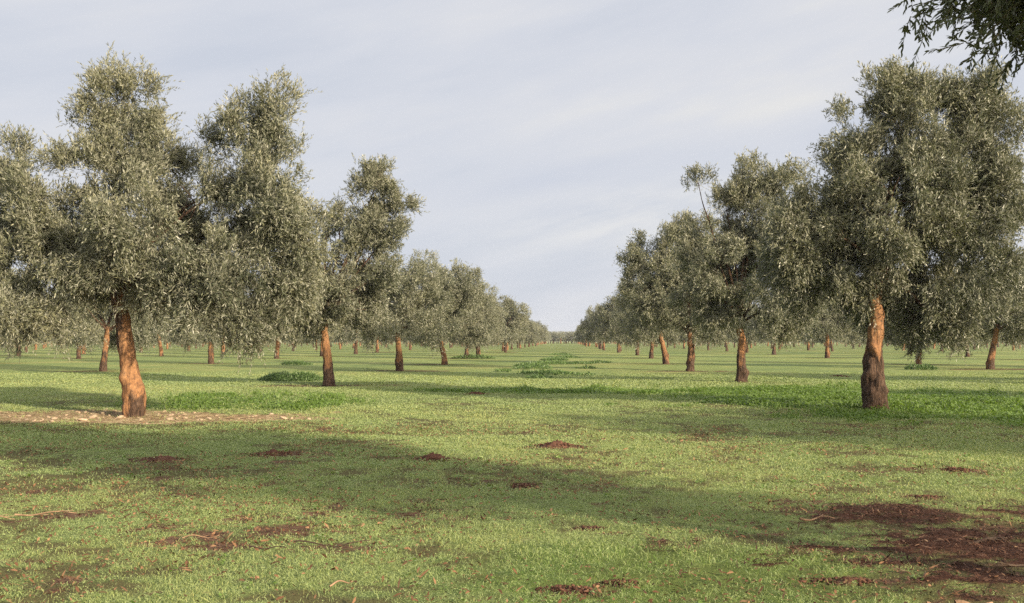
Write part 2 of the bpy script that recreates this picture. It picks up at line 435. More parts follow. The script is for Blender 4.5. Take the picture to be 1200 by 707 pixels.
mb = MB(); ml = MB()
for (y0, y1, dens, h0, w0) in ((4.0, 6.5, 12000, .026, .0030), (6.5, 9.5, 7600, .028, .0038), (9.5, 14, 4200, .030, .0055),
                               (14, 20, 2100, .032, .0085), (20, 30, 1100, .034, .012), (30, 46, 480, .036, .018)):
    x, y = scatter(y0, y1, dens)
    b_, l_, s_, m_ = masks(x, y)
    n1 = fbm2(x, y, .55, 71, 3); n2 = fbm2(x, y, 2.6, 75, 2)
    cover = np.clip(1 - 1.0 * b_ - .9 * s_ - 1.1 * m_, .05, 1) * turf_cover(x, y)
    if y1 > 40: cover = cover * (1 - sstep(36, 46, y))
    keep = R.uniform(0, 1, len(x)) < cover
    x, y, l_, n1, n2, b_ = x[keep], y[keep], l_[keep], n1[keep], n2[keep], b_[keep]
    n = len(x)
    h = .78 * h0 * (1 + .45 * n1 + .4 * n2) * R.uniform(.5, 1.5, n) * (1 + .5 * l_)
    tint = np.clip(.47 + .36 * fbm2(x, y, .17, 81, 2) + .38 * n1 + .25 * n2 + R.normal(0, .17, n) + .2 * b_, 0, 1)
    isl = R.uniform(0, 1, n) < l_ * np.clip(.6 + .9 * fbm2(x, y, .9, 193, 3), .1, 1)
    w = w0 * R.uniform(.7, 1.3, n)
    broad = R.uniform(0, 1, n) < .48
    for sel, tgt in ((~isl, mb), (isl, ml)):
        s1 = sel & ~broad; s2 = sel & broad
        blades(tgt, x[s1], y[s1], h[s1], w[s1], tint[s1], 1.25)
        leaflets(tgt, x[s2], y[s2], h[s2] * R.uniform(.3, .9, s2.sum()), w0 * 2.3 * R.uniform(.6, 1.6, s2.sum()), np.clip(tint[s2] - .08, 0, 1))
# flat rosettes of broad-leaved weeds in the turf
x, y = scatter(4.2, 16, 16)
k = R.uniform(0, 1, len(x)) < np.clip(.4 + 1.1 * fbm2(x, y, .6, 205, 3), 0, 1)
x, y = x[k], y[k]; n = len(x); rs = R.lognormal(math.log(.022), .4, n).clip(.010, .045)
for q in range(9):
    a = q * .7 + R.uniform(0, .5, n); d = rs * R.uniform(.3, 1.1, n)
    leaflets(ml if q % 3 else mb, x + np.cos(a) * d, y + np.sin(a) * d, .014 + .02 * R.uniform(0, 1, n), rs * R.uniform(.6, 1.1, n), np.clip(R.normal(.35, .2, n), 0, 1), .45)
tag(link('grass', mb.mesh('grass', [M_GRASS])), 'short pale green turf and clover covering the orchard floor', 'grass', kind='stuff')
# taller, brighter growth in the lush places
x, y = scatter(16, 34, 900)
l_ = masks(x, y)[1]
keep = R.uniform(0, 1, len(x)) < l_ ** 1.8 * np.clip(.55 + 1.0 * fbm2(x, y, 1.1, 191, 3), .05, 1)
x, y, l_ = x[keep], y[keep], l_[keep]; n = len(x)
hn = .25 + 1.15 * np.clip(fbm2(x, y, .9, 91, 3) + .38, 0, 1.2)
blades(ml, x, y, .100 * hn * R.uniform(.5, 1.3, n), .018 * R.uniform(.7, 1.3, n), np.clip(.5 + .35 * fbm2(x, y, .7, 95, 2) + R.normal(0, .15, n), 0, 1), .6)
leaflets(ml, x, y, .10 * hn * R.uniform(.3, 1.2, n), .055 * R.uniform(.6, 1.4, n), np.clip(.5 + R.normal(0, .2, n), 0, 1))
tag(link('tall_grass', ml.mesh('tall_grass', [M_LUSH])), 'taller bright green grass and clover around the nearest trees', 'tall grass', kind='stuff')

# ------------------------------------------------------------------ olive trees
UP = np.array([0, 0, 1.0])
GAPS = -.25

def leaf_quads(mb, P, D, L, W, tint, mat=0, fine=False, upw=.8):
    n = len(P)
    rnd = R.normal(0, .75, (n, 3)); rnd[:, 2] += upw
    S = unit(np.cross(D, rnd)); N = np.cross(S, D)
    L = L[:, None]; Wd = W[:, None]
    if not fine:
        mid = P + D * L * .45
        v = np.stack([P, mid + S * Wd * .5, P + D * L - N * L * .06, mid - S * Wd * .5], 1).reshape(-1, 3)
        k = np.arange(n)[:, None] * 4
        mb.add(v, k + np.arange(4), None, np.repeat(tint, 4), mat)
    else:
        a = P + D * L * .30 + N * L * .02; b = P + D * L * .68 - N * L * .01
        tip = P + D * L - N * L * .10
        v = np.stack([P, a + S * Wd * .45, b + S * Wd * .42, tip, b - S * Wd * .42, a - S * Wd * .45], 1).reshape(-1, 3)
        k = np.arange(n)[:, None] * 6
        mb.add(v, np.concatenate([k + np.array([0, 1, 2, 5]), k + np.array([5, 2, 3, 4])]), None, np.repeat(tint, 6), mat)

def shoots(mb, O, U, ln, K, leafL, leafW, tint, fine=False, stems=False, droop=.20):
    """leafy olive shoots: K narrow leaves set along each curved shoot"""
    m = len(O)
    t = (np.arange(K)[None, :] + R.uniform(0, .9, (m, K))) / K
    grav = np.zeros((m, K, 3)); grav[..., 2] = -droop * (t ** 2) * ln[:, None]
    side = unit(np.cross(U, R.normal(0, 1, (m, 3))))
    bend = side[:, None, :] * ((t ** 2) * .18 * ln[:, None])[..., None]
    P = O[:, None, :] + U[:, None, :] * (t * ln[:, None])[..., None] + grav + bend
    rad = unit(np.cross(np.broadcast_to(U[:, None, :], P.shape), R.normal(0, 1, P.shape)))
    a = np.radians(R.uniform(16, 58, (m, K)))[..., None] * (1.08 - .45 * t[..., None])
    D = unit(np.broadcast_to(U[:, None, :], P.shape) * np.cos(a) + rad * np.sin(a) + np.array([0, 0, -.03]))
    L = leafL * R.uniform(.65, 1.25, (m, K)) * (1.05 - .35 * t)
    W = leafW * R.uniform(.75, 1.25, (m, K))
    tt = np.clip(tint[:, None] + R.normal(0, .20, (m, K)) + .12 * t, 0, 1)
    leaf_quads(mb, P.reshape(-1, 3), D.reshape(-1, 3), L.ravel(), W.ravel(), tt.ravel(), 0, fine)
    if stems:
        for q in range(m):
            tq = np.linspace(0, 1, 5)
            g = np.zeros((5, 3)); g[:, 2] = -droop * tq ** 2 * ln[q]
            pth = O[q] + U[q] * (tq * ln[q])[:, None] + g + side[q] * (tq ** 2 * .18 * ln[q])[:, None]
            tube(mb, pth, np.linspace(.0035, .0015, 5), 3, .5, 1, cap=False)

def ragged(lobes, rng, kids=5, shrink=.86, size=.44, reach=1.0):
    """each big lobe becomes a smaller core with a few separate boughs of leaves standing out from it"""
    out = []
    for lb in lobes:
        lb = list(lb)
        if len(lb) > 6 and lb[3] < .55: out.append(lb); continue
        c = np.array(lb[:3]); r = np.array(lb[3:6])
        out.append(list(c) + list(r * shrink) + lb[6:])
        for _ in range(rng.poisson(kids * min(1.3, r.mean() / .85))):
            d = rng.normal(0, 1, 3); d /= np.linalg.norm(d)
            k = size * r.mean() * rng.uniform(.6, 1.2)
            p = c + d * r * rng.uniform(.80, 1.08) * reach
            if p[2] < 1.55: continue
            out.append(list(p) + [k * rng.uniform(.7, 1.1), k * rng.uniform(.7, 1.1), k * rng.uniform(.8, 1.25)])
    return out

def crown(mb, lobes, dens=1.0, per=7, K=14, leafL=.074, leafW=.0165, sub=.36, fine=False, stems=False, cmid=None, fill=.28, lnk=1.0, gaps=(), droop=.20):
    """lobes: (x, y, z, rx, ry, rz[, density]); each is covered with tufts of shoots that reach outwards"""
    if cmid is None: cmid = np.mean([l[:3] for l in lobes], axis=0)
    for lb in lobes:
        c = np.array(lb[:3]); r = np.array(lb[3:6]); dd = (lb[6] if len(lb) > 6 else 1.0) * dens
        area = 4 * math.pi * (((r[0] * r[1]) ** 1.6 + (r[0] * r[2]) ** 1.6 + (r[1] * r[2]) ** 1.6) / 3) ** (1 / 1.6)
        n = max(4, int(area / (sub * sub) * 1.05 * dd))
        d = unit(R.normal(0, 1, (n, 3)))
        rr = np.where(R.uniform(0, 1, n) < fill, R.uniform(.15, .6, n), np.where(R.uniform(0, 1, n) < .14, R.uniform(1.0, 1.22, n), R.uniform(.56, 1.0, n)))
        cen = c + d * r * rr[:, None] * (1 + .38 * noise3(d * 2.3 + c, 1.0, 5))[:, None]
        keep = .75 * noise3(cen, 1.05, 12) + .45 * noise3(cen, 2.6, 14) > GAPS - .06 * min(1, max(0, dens - 1))
        if len(lb) > 6: keep[:] = True
        for (hx, hz, hr) in gaps:      # open windows between the boughs
            keep &= (cen[:, 0] - hx) ** 2 + (cen[:, 2] - hz) ** 2 > (hr * (1 + .35 * noise3(cen, 1.7, 77))) ** 2
        cen, d = cen[keep], d[keep]; n = len(cen)
        if n == 0: continue
        out = unit(unit(d / r) + .55 * unit(cen - cmid))
        ctint = np.clip(.42 + .36 * noise3(cen, .8, 33) + R.normal(0, .10, n) + .10 * out[:, 2], 0, 1)
        o = np.repeat(cen, per, 0) + R.normal(0, sub * .27, (n * per, 3))
        od = np.repeat(out, per, 0)
        vert = np.where(od[:, 2] > .0, .62, -.20 * np.clip(-od[:, 2] + .2, 0, 1))
        U = unit(od * .65 + R.normal(0, .52, (n * per, 3)) + UP * vert[:, None])
        ln = R.uniform(.20, .50, n * per) * (1 + .75 * (R.uniform(0, 1, n * per) < .12) * np.clip(od[:, 2] + .6, 0, 1)) * (sub / .36) ** .5 * lnk
        o = o - U * (ln * .45)[:, None]
        shoots(mb, o, U, ln, K, leafL, leafW, np.repeat(ctint, per) + R.normal(0, .07, n * per), fine, stems, droop)

def trunk_mesh(name, pts, radii, dark, seed, sides=44, rings=96, burl=.022, knobs=(), forks=()):
    """pts: path points; radii along it; dark: rough-bark amount along it (0 smooth ochre .. 1 rough brown)"""
    mb = MB()
    path = catmull(pts, rings)
    u = np.linspace(0, 1, rings)
    rad = np.interp(u, np.linspace(0, 1, len(radii)), radii)
    rad = rad * .81 * (1 + .50 * np.exp(-u * 17))
    dk = np.interp(u, np.linspace(0, 1, len(dark)), dark)
    tube(mb, path, rad, sides, dk, 0, burl=burl * (.45 + .9 * dk), bseed=seed, knobs=knobs)
    for (p, rr, dk2) in forks:
        p = np.asarray(p, float)
        tube(mb, p, rr, 10, dk2, 0, burl=.008, bseed=seed + 7)
    return mb.mesh(name, [M_BARK], True)

def limb_path(a, b, n=12, sag=.25, seed=0):
    a = np.array(a, float); b = np.array(b, float)
    ctrl = a * .55 + b * .45; ctrl[2] = a[2] * .35 + b[2] * .65 + .15; ctrl[:2] = a[:2] * .45 + b[:2] * .55
    p = bez(a, ctrl, b, n)
    L = np.linalg.norm(b - a)
    t = np.linspace(0, 1, n)
    for ax in range(3):
        p[:, ax] += L * .045 * noise3(np.stack([t * 3.5 + ax * 9, t * 0 + seed, t * 0], 1), 1.0, seed) * np.sin(t * math.pi)
    return p

def tree_root(x, y, label, group='olive trees of the orchard'):
    e = bpy.data.objects.new('olive_tree', None); C.objects.link(e)
    e.location = (x, y, zground(x, y) - .01); e.empty_display_size = .3
    return tag(e, label, 'tree', group)

def hero_tree(key, label, pts, radii, dark, lobes, seed, per=23, K=16, leafL=.100, leafW=.0170, sub=.38, knobs=(), dens=1.0,
              burl=.034, limb_r=.070, gaps=(), mat=None, fine=False):
    x, y = HERO[key]
    t = tree_root(x, y, label)
    link('trunk', trunk_mesh('trunk', pts, radii, dark, seed, knobs=knobs, burl=burl), t)
    full = []
    for lb in lobes:
        lb = list(lb)
        full.append(lb)
    top = np.array(pts[-1], float)
    big = sorted(range(len(full)), key=lambda q: -full[q][3] * full[q][5])
    picks = big[:11] + [q for q in big[11:] if len(full[q]) > 6]
    for rank, q in enumerate(picks):
        c = np.array(full[q][:3])
        start = catmull(pts, 30)[-6 if rank < 2 else -1 - (rank % 5)]
        pth = limb_path(start, c, 14, seed=seed + q)
        r0 = limb_r * (1.5 if rank < 2 else 1.0 if rank < 4 else .62)
        b = MB(); tube(b, pth, np.linspace(r0, .010, 14), 8, np.linspace(.6, 1.0, 14), 0, burl=.006, bseed=seed + q)
        # side twigs reaching into the leaf mass
        for _ in range(5):
            k = R.integers(6, 13); d = unit(R.normal(0, 1, 3) + np.array([0, 0, .3]))
            tube(b, limb_path(pth[k], pth[k] + d * full[q][3] * R.uniform(.5, .95), 6, seed=seed + k), np.linspace(.012, .003, 6), 5, 1.2, 0)
        link('branch', b.mesh('branch', [M_BARK], True), t)
    m = MB()
    full = ragged(full, np.random.default_rng(seed + 5))
    crown(m, full, dens * .72, per, K, leafL, leafW, sub, cmid=np.array([top[0], top[1], top[2] + 1.4]), fine=fine, gaps=gaps)
    link('crown', m.mesh('crown', [mat or M_LEAF, M_TWIG]), t)
    return t

# big olive left of the camera
L1 = [(-.40, .1, 6.42, .62, .6, .55), (.05, -.1, 5.75, .75, .8, .45), (-.25, .0, 4.75, 1.0, 1.0, 1.05), (-.9, .5, 5.2, .5, .7, .6), (-1.75, -.2, 5.0, .45, .6, .5),
      (-1.75, .1, 3.85, 1.1, 1.2, .85), (-2.7, .2, 5.05, .5, .6, .55), (-2.9, .2, 3.7, .8, .9, .9), (-1.75, -.7, 2.65, 1.15, 1.0, .85), (-2.7, -.2, 2.2, .7, .8, .7), (-1.85, -.6, 1.75, .55, .5, .45),
      (2.65, .1, 5.95, .5, .5, .55), (2.05, .2, 5.70, .45, .5, .60), (1.2, .1, 5.35, .36, .5, .5), (2.35, .2, 4.55, .92, 1.0, 1.0), (1.45, .3, 4.4, .5, .7, .45, .7), (2.8, -.1, 3.75, .65, .9, .85),
      (2.1, -.5, 2.75, 1.1, 1.1, 1.0), (2.3, -.3, 1.75, .75, .7, .6), (1.25, -.6, 2.55, .8, .9, .6), (.35, -.7, 2.75, .85, .8, .55), (.2, 1.2, 3.3, 1.1, 1.0, .9), (-.8, -.8, 3.2, .8, .7, .7),
      (.35, -1.0, 3.55, .8, .7, .6), (-.1, 1.0, 5.0, .8, .7, .8), (2.2, 1.2, 3.5, .9, .9, 1.1), (-1.5, 1.2, 3.3, 1.0, .9, 1.0), (-.3, .9, 2.7, 1.0, .8, .7), (1.0, .9, 3.4, .9, .8, .9), (2.95, .2, 3.0, .6, .8, .8), (-.72, .0, 5.82, .50, .5, .5, 1.3)]
hero_tree('L1', 'tall two-lobed olive tree with a smooth ochre trunk beside bare stony soil',
          [(0, 0, -.12), (-.02, 0, .35), (-.10, 0, .9), (-.20, .02, 1.45), (-.30, .03, 2.0), (-.38, .0, 2.45), (-.42, .05, 2.85)],
          [.24, .22, .19, .165, .14, .13, .11], [.62, .40, .25, .30, .45, .6, .8], L1, 101, burl=.038, gaps=[(.85, 6.1, .62), (.92, 5.2, .40), (.98, 4.55, .30), (1.35, 3.95, .26), (-.98, 4.55, .26), (3.5, 5.0, .45)],
          knobs=[((-.30, -.12, .72), .10, .085), ((.2, -.1, .55), .16, .05), ((.12, -.2, .3), .2, .04)])

# big olive right of the camera
R1 = [(.35, 0, 6.45, .75, .7, .42), (1.05, .2, 6.32, .6, .7, .5), (1.75, .1, 6.35, .7, .7, .5), (2.4, .1, 5.95, .62, .7, .7), (-.55, 0, 5.9, .72, .8, .62), (.6, -.2, 5.7, 1.1, 1.0, .8),
      (-.35, .1, 4.75, 1.05, 1.1, .8), (1.45, -.2, 4.9, 1.05, 1.1, .9), (2.45, .1, 4.7, .62, .8, .75), (-1.0, -.1, 3.65, 1.0, 1.0, .85), (.6, -.5, 3.55, 1.05, 1.0, .75), (1.8, -.3, 3.6, .95, .9, .8),
      (1.75, -.3, 2.55, .8, .8, .8), (.95, .3, 2.2, .75, .7, .75), (1.0, .3, 1.65, .42, .5, .42, .8), (1.6, -.2, 1.6, .42, .45, .4, .8), (-1.6, .1, 2.85, .75, .9, .85), (-.75, .1, 2.75, .6, .7, .55),
      (.5, 1.3, 4.4, 1.3, 1.0, 1.2), (-.6, 1.2, 3.4, 1.0, .9, .9), (1.6, 1.2, 5.5, 1.0, .8, .9), (-1.3, -.2, 4.8, .45, .5, .45), (.2, -1.0, 4.5, 1.0, .7, .7), (1.15, .2, 2.95, .9, .9, .7), (-.35, .7, 2.75, .9, .9, .7), (2.25, .1, 3.35, .65, .8, .8), (.15, -.75, 3.3, .7, .6, .45), (1.3, .4, 2.1, .75, .7, .6), (.7, .9, 2.4, .9, .7, .8), (-1.5, .2, 3.9, .6, .7, .6)]
hero_tree('R1', 'tall broad olive tree with a straight burly trunk standing in lush green grass',
          [(0, 0, -.12), (-.02, 0, .4), (-.03, .02, .9), (.0, .0, 1.4), (.04, .0, 1.9), (.02, .05, 2.4), (.05, .1, 2.9)],
          [.255, .265, .25, .185, .165, .155, .12], [1.05, 1.0, .85, .40, .1, .2, .5], R1, 202, burl=.044, gaps=[(-1.35, 6.5, .80), (-1.75, 5.6, .5), (3.1, 6.9, .7), (2.95, 3.2, .62), (.25, 5.15, .22), (1.15, 5.75, .2)],
          knobs=[((-.28, -.1, .68), .13, .09), ((.26, -.1, .45), .12, .07), ((-.2, -.2, .3), .14, .05), ((-.05, -.2, 1.25), .09, .05), ((.05, -.2, 2.05), .07, -.06)])

L2 = [(-.35, -.3, 2.9, 1.15, 1.1, 1.0), (-.75, .1, 2.25, .85, .9, .7), (.35, .2, 3.3, .8, .9, .75), (1.35, .2, 3.4, .78, .9, 1.05), (1.1, .3, 2.4, .7, .8, .7), (-1.0, .4, 3.5, .6, .8, .6), (.2, 1.0, 2.8, 1.0, .8, .9),
      (1.45, .3, 6.25, .75, .7, .62, .8), (2.0, .3, 5.7, .6, .6, .55, .8), (1.35, .4, 5.3, .7, .6, .5, .7), (.35, .3, 5.35, .7, .6, .42, .65), (-.2, .4, 4.9, .5, .5, .35, .7), (1.85, .3, 4.75, .55, .6, .5, .8), (1.6, .2, 6.85, .35, .4, .3, .7), (-.3, -.4, 2.75, 1.2, .9, .75), (.5, .1, 2.75, .9, .9, .75), (-.9, .0, 2.9, .8, .9, .9), (-.35, .1, 3.75, .8, .8, .5), (1.1, .5, 4.2, .7, .7, .5), (.8, .0, 4.6, .55, .6, .5), (1.3, -.1, 5.0, .6, .6, .5), (.5, .2, 4.0, .6, .6, .45)]
hero_tree('L2', 'olive tree with ochre trunk and a tall sparse second crown rising to its right',
          [(0, 0, -.1), (.0, 0, .4), (-.06, 0, .9), (-.12, 0, 1.4), (-.15, 0, 1.9), (-.1, .05, 2.3)],
          [.22, .19, .175, .145, .12, .10], [1.1, .95, .25, -.2, -.1, .2], L2, 303, per=17, K=15, leafL=.12, leafW=.0215, sub=.38,
          knobs=[((.15, -.1, 1.1), .12, .05)])

R2 = [(.45, 0, 7.1, .8, .8, .6, .9), (1.3, .2, 6.75, .75, .7, .55), (-1.4, .1, 6.85, .42, .4, .45, .8), (-.5, .1, 6.2, .5, .6, .5, .7), (.5, 0, 5.8, 1.2, 1.1, .8), (1.7, .2, 5.6, .8, .9, .8), (-.75, 0, 4.6, 1.15, 1.1, .9),
      (.9, -.3, 4.3, 1.3, 1.1, 1.1), (2.1, .1, 4.2, .8, .9, 1.0), (.1, -.2, 3.0, 1.2, 1.1, .8), (1.8, .1, 2.7, .85, .9, .9), (1.85, .0, 1.95, .6, .6, .55), (-1.4, .1, 3.3, .85, .9, .85), (-1.0, .2, 2.4, .7, .7, .55), (.4, 1.2, 4.2, 1.2, .9, 1.2), (2.6, .3, 3.2, .6, .7, .8), (-1.5, .2, 4.2, .8, .9, .8), (.5, -.6, 2.6, 1.1, .9, .7), (.4, .3, 6.5, .9, .9, .6), (1.4, -.2, 5.0, 1.0, .9, .8), (-.4, .8, 3.4, 1.0, .9, .9)]
hero_tree('R2', 'second olive from the front right of the aisle, dark crown with a lone upright sprig',
          [(0, 0, -.1), (.03, 0, .35), (-.02, 0, .85), (.04, 0, 1.3), (-.04, 0, 1.8), (-.06, .05, 2.3)],
          [.215, .205, .175, .165, .145, .12], [.95, .85, .6, .45, .35, .6], R2, 404, per=17, K=15, leafL=.12, leafW=.0215, sub=.40,
          knobs=[((.2, -.1, .35), .14, .08)])

R3 = [(-1.2, 0, 6.5, 1.1, 1.0, .75), (.2, .1, 6.7, 1.0, 1.0, .65), (-2.2, 0, 5.7, .85, .9, .8), (-.6, -.2, 5.2, 1.4, 1.2, 1.0), (1.1, .1, 5.3, 1.1, 1.0, 1.0), (-2.0, .1, 4.1, 1.0, 1.0, 1.0), (-.3, -.3, 3.6, 1.4, 1.2, 1.0), (1.2, .1, 3.6, 1.1, 1.0, 1.0),
      (-1.4, .1, 2.6, 1.1, 1.0, .8), (.5, -.2, 2.2, 1.1, 1.0, .8), (.9, -.2, 1.7, .6, .6, .5), (-.3, 1.2, 4.6, 1.4, 1.0, 1.3), (1.6, .1, 2.6, .7, .8, .7), (-2.4, .2, 4.9, .8, .9, .8), (-.5, .3, 6.1, 1.2, 1.0, .8), (-2.3, .1, 3.2, .8, .9, .8), (.2, .4, 4.5, 1.3, 1.1, 1.0), (.4, -.5, 3.0, 1.2, 1.0, .8)]
hero_tree('R3', 'third olive from the front right of the aisle, wide rounded crown and dark short trunk',
          [(0, 0, -.1), (.0, 0, .4), (.05, 0, .9), (.0, 0, 1.4), (-.05, 0, 2.0)], [.26, .21, .18, .16, .13], [.9, .7, .6, .5, .5], R3, 505, per=15, K=11, leafL=.125, leafW=.029, sub=.44)

# ---- shared meshes for the many smaller-looking trees
def generic_lobes(rng, W=2.35, H=5.4, low=1.25, n=11):
    lob = []
    for k in range(n):
        a = k * 2.39996 + rng.uniform(-.4, .4); f = (k + .5) / n
        z = low + .75 + (H - low - 1.35) * (f ** .85) + rng.uniform(-.2, .2)
        prof = math.sin(min(1, max(.12, 1 - (z - low) / (H - low) * .82)) * 2.0) ** .8
        rr = W * .60 * prof * rng.uniform(.75, 1.1)
        lob.append((rr * math.cos(a), rr * math.sin(a), z, W * .42 * rng.uniform(.85, 1.2), W * .42 * rng.uniform(.85, 1.2), W * .34 * rng.uniform(.85, 1.25)))
    lob.append((0, 0, low + 2.0, W * .55, W * .55, W * .42))
    for k in range(3):
        a = rng.uniform(0, 6.28)
        lob.append((W * .7 * math.cos(a), W * .7 * math.sin(a), low + .45, W * .22, W * .22, W * .2))
    return lob

def generic_tree_meshes(seed, H, W, per, K, leafL, leafW, sub, lean, dark, rings=36, sides=18, dens=1.0):
    rng = np.random.default_rng(seed)
    lob = generic_lobes(rng, W, H)
    top = (lean[0], lean[1], 2.25)
    pts = [(0, 0, -.12), (lean[0] * .12, lean[1] * .1, .45), (lean[0] * .45, lean[1] * .45, 1.05), (lean[0] * .8, lean[1] * .8, 1.65), top]
    forks = []
    for q in (0, 2, 4, 6, 8):
        forks.append((limb_path((top[0], top[1], 2.0), lob[q][:3], 9, seed=seed + q), np.linspace(.075, .015, 9), .9))
    tm = trunk_mesh('trunk', pts, [.225, .205, .175, .15, .13], dark, seed, sides, rings, .026, forks=forks,
                    knobs=[((rng.uniform(-.2, .2), -.15, rng.uniform(.3, .9)), .12, .07), ((rng.uniform(-.2, .2), .15, rng.uniform(.3, .9)), .12, .07)])
    lob = ragged(lob, np.random.default_rng(seed + 5), 3, .88)
    m = MB(); crown(m, lob, dens * .8, per, K, leafL, leafW, sub, cmid=np.array([0, 0, 2.6]))
    return tm, m.mesh('crown', [M_LEAF, M_TWIG])

MID = [generic_tree_meshes(900 + k, H, W, 14, 10, .13, .031, .46, ln, dk) for k, (H, W, ln, dk) in enumerate([
    (5.5, 2.8, (.05, 0), (.9, .7, .45, .2, .4)), (5.9, 2.9, (-.42, 0), (.5, .2, .05, .1, .3)), (5.3, 2.7, (-.12, .1), (.8, .6, .25, .1, .4)),
    (5.7, 3.0, (.42, .1), (.7, .6, .45, .3, .4)), (6.3, 3.05, (.1, -.2), (.9, .75, .55, .4, .5))])]
FAR = [generic_tree_meshes(950 + k, H, W, 9, 8, .19, .055, .58, ln, dk, 16, 10) for k, (H, W, ln, dk) in enumerate([
    (5.5, 2.8, (.05, 0), (.9, .6, .3, .2, .3)), (5.9, 2.95, (-.3, 0), (.5, .3, .1, .1, .3)), (5.3, 2.75, (.2, .1), (.8, .8, .6, .4, .4)),
    (5.7, 2.95, (-.15, .1), (.6, .4, .2, .2, .3)), (6.2, 3.0, (.1, -.2), (1, .9, .7, .5, .5))])]

def place(x, y, pair, label, s=1.0, rot=0.0, sz=None):
    t = tree_root(x, y, label)
    t.rotation_euler = (0, 0, rot); t.scale = (s, s, sz or s)
    link('trunk', pair[0], t); link('crown', pair[1], t)
    return t

place(*HERO['L3'], MID[2], 'third olive from the front in the left row, trunk half ochre half brown', .96, .2)
place(*HERO['L4'], MID[1], 'fourth olive from the front in the left row, bright orange trunk leaning left', .98, 0)
place(*HERO['L5'], MID[4], 'fifth olive in the left row with a straight dark trunk beyond the orange leaning one', .97, 1.2)
place(*HERO['L6'], MID[0], 'sixth olive from the front in the left row along the aisle', 1.0, 2.0)
place(*HERO['R4'], MID[3], 'fourth olive from the front in the right row along the aisle', 1.02, 2.4)
place(*HERO['R5'], MID[4], 'fifth olive from the front in the right row along the aisle', 1.0, .6)
place(*HERO['R6'], MID[0], 'sixth olive from the front in the right row along the aisle', 1.05, 4.0)
place(*HERO['A2'], MID[4], 'dark shaded olive with a swollen ring round its trunk, behind the tall left tree', .93, 1.0)
place(*HERO['A3'], MID[0], 'olive with an ochre-topped upright trunk seen below the tall left tree', .98, 3.3)
place(*HERO['A4'], MID[2], 'olive with a reddish trunk seen between the two nearest left trees', 1.0, 5.0)
place(*HERO['B2'], MID[3], 'olive at the right whose trunk leans right above a pale sawn foot', 1.0, 0)
place(*HERO['B5'], MID[2], 'olive with a forked dark trunk seen left of the burly right trunk', 1.0, 2.2)

place(*HERO['S1'], MID[4], 'olive tree standing just outside the picture that throws its long shadow across the grass', 1.28, 1.0)

# ---- the overhanging olive by the camera (its crown enters the picture at the top right)
R0x, R0y = HERO['R0']
t0 = tree_root(R0x, R0y, 'olive tree whose dark fruit-bearing bough hangs in at the upper right corner')
link('trunk', trunk_mesh('trunk', [(0, 0, -.12), (.02, 0, .5), (-.04, 0, 1.1), (-.1, 0, 1.7), (-.15, .05, 2.3), (-.2, .1, 2.7)], [.26, .23, .2, .17, .15, .12],
                         [.9, .7, .5, .3, .3, .5], 606), t0)
lob0 = [(-1.2, .3, 4.9, 1.2, 1.2, .95), (.2, -.2, 6.2, 1.1, 1.1, .9), (1.2, .6, 5.0, 1.2, 1.2, 1.0), (1.6, -.4, 3.6, 1.1, 1.2, 1.0), (.3, 1.0, 4.2, 1.3, 1.0, 1.0), (0, -1.0, 4.0, 1.2, 1.0, 1.0),
        (-.9, .9, 3.6, 1.0, .9, .8), (.8, .2, 2.8, 1.0, 1.0, .7), (-.6, -.1, 6.7, .7, .7, .55)]
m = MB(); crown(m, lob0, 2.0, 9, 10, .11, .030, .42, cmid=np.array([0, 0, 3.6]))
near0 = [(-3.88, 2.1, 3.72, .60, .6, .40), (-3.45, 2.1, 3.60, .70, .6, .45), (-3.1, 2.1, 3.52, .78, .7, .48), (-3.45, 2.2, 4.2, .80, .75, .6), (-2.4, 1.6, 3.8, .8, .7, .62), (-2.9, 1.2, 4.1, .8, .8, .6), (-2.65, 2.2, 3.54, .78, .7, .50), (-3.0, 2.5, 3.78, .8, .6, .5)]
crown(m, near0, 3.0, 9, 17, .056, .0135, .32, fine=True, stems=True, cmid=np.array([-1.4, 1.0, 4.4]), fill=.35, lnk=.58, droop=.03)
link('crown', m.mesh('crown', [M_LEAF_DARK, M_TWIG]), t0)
for q, c in enumerate([l[:3] for l in (near0[:4] + lob0[:6])]):
    b = MB(); tube(b, limb_path((-.16, .05, 2.35 + .06 * q), c, 14, seed=700 + q), np.linspace(.07, .012, 14), 8, .6, 0, burl=.005, bseed=q)
    link('branch', b.mesh('branch', [M_BARK], True), t0)
u = np.linspace(0, math.pi, 9)
fm = MB()
tube(fm, np.stack([0 * u, 0 * u, -np.cos(u) * .0155], 1), np.maximum(np.sin(u) * .0118, .0008), 10, .5)
fruit_me = fm.mesh('olive_fruit', [M_FRUIT], True)
for q in range(46):
    lb = near0[q % 4]
    d = unit(R.normal(0, 1, 3) + np.array([-.5, -.6, -.5]))
    p = np.array(lb[:3]) + d * np.array(lb[3:6]) * R.uniform(.8, 1.05)
    o = link('olive_fruit', fruit_me, t0, p); o.rotation_euler = (R.normal(0, .4), R.normal(0, .4), 0)

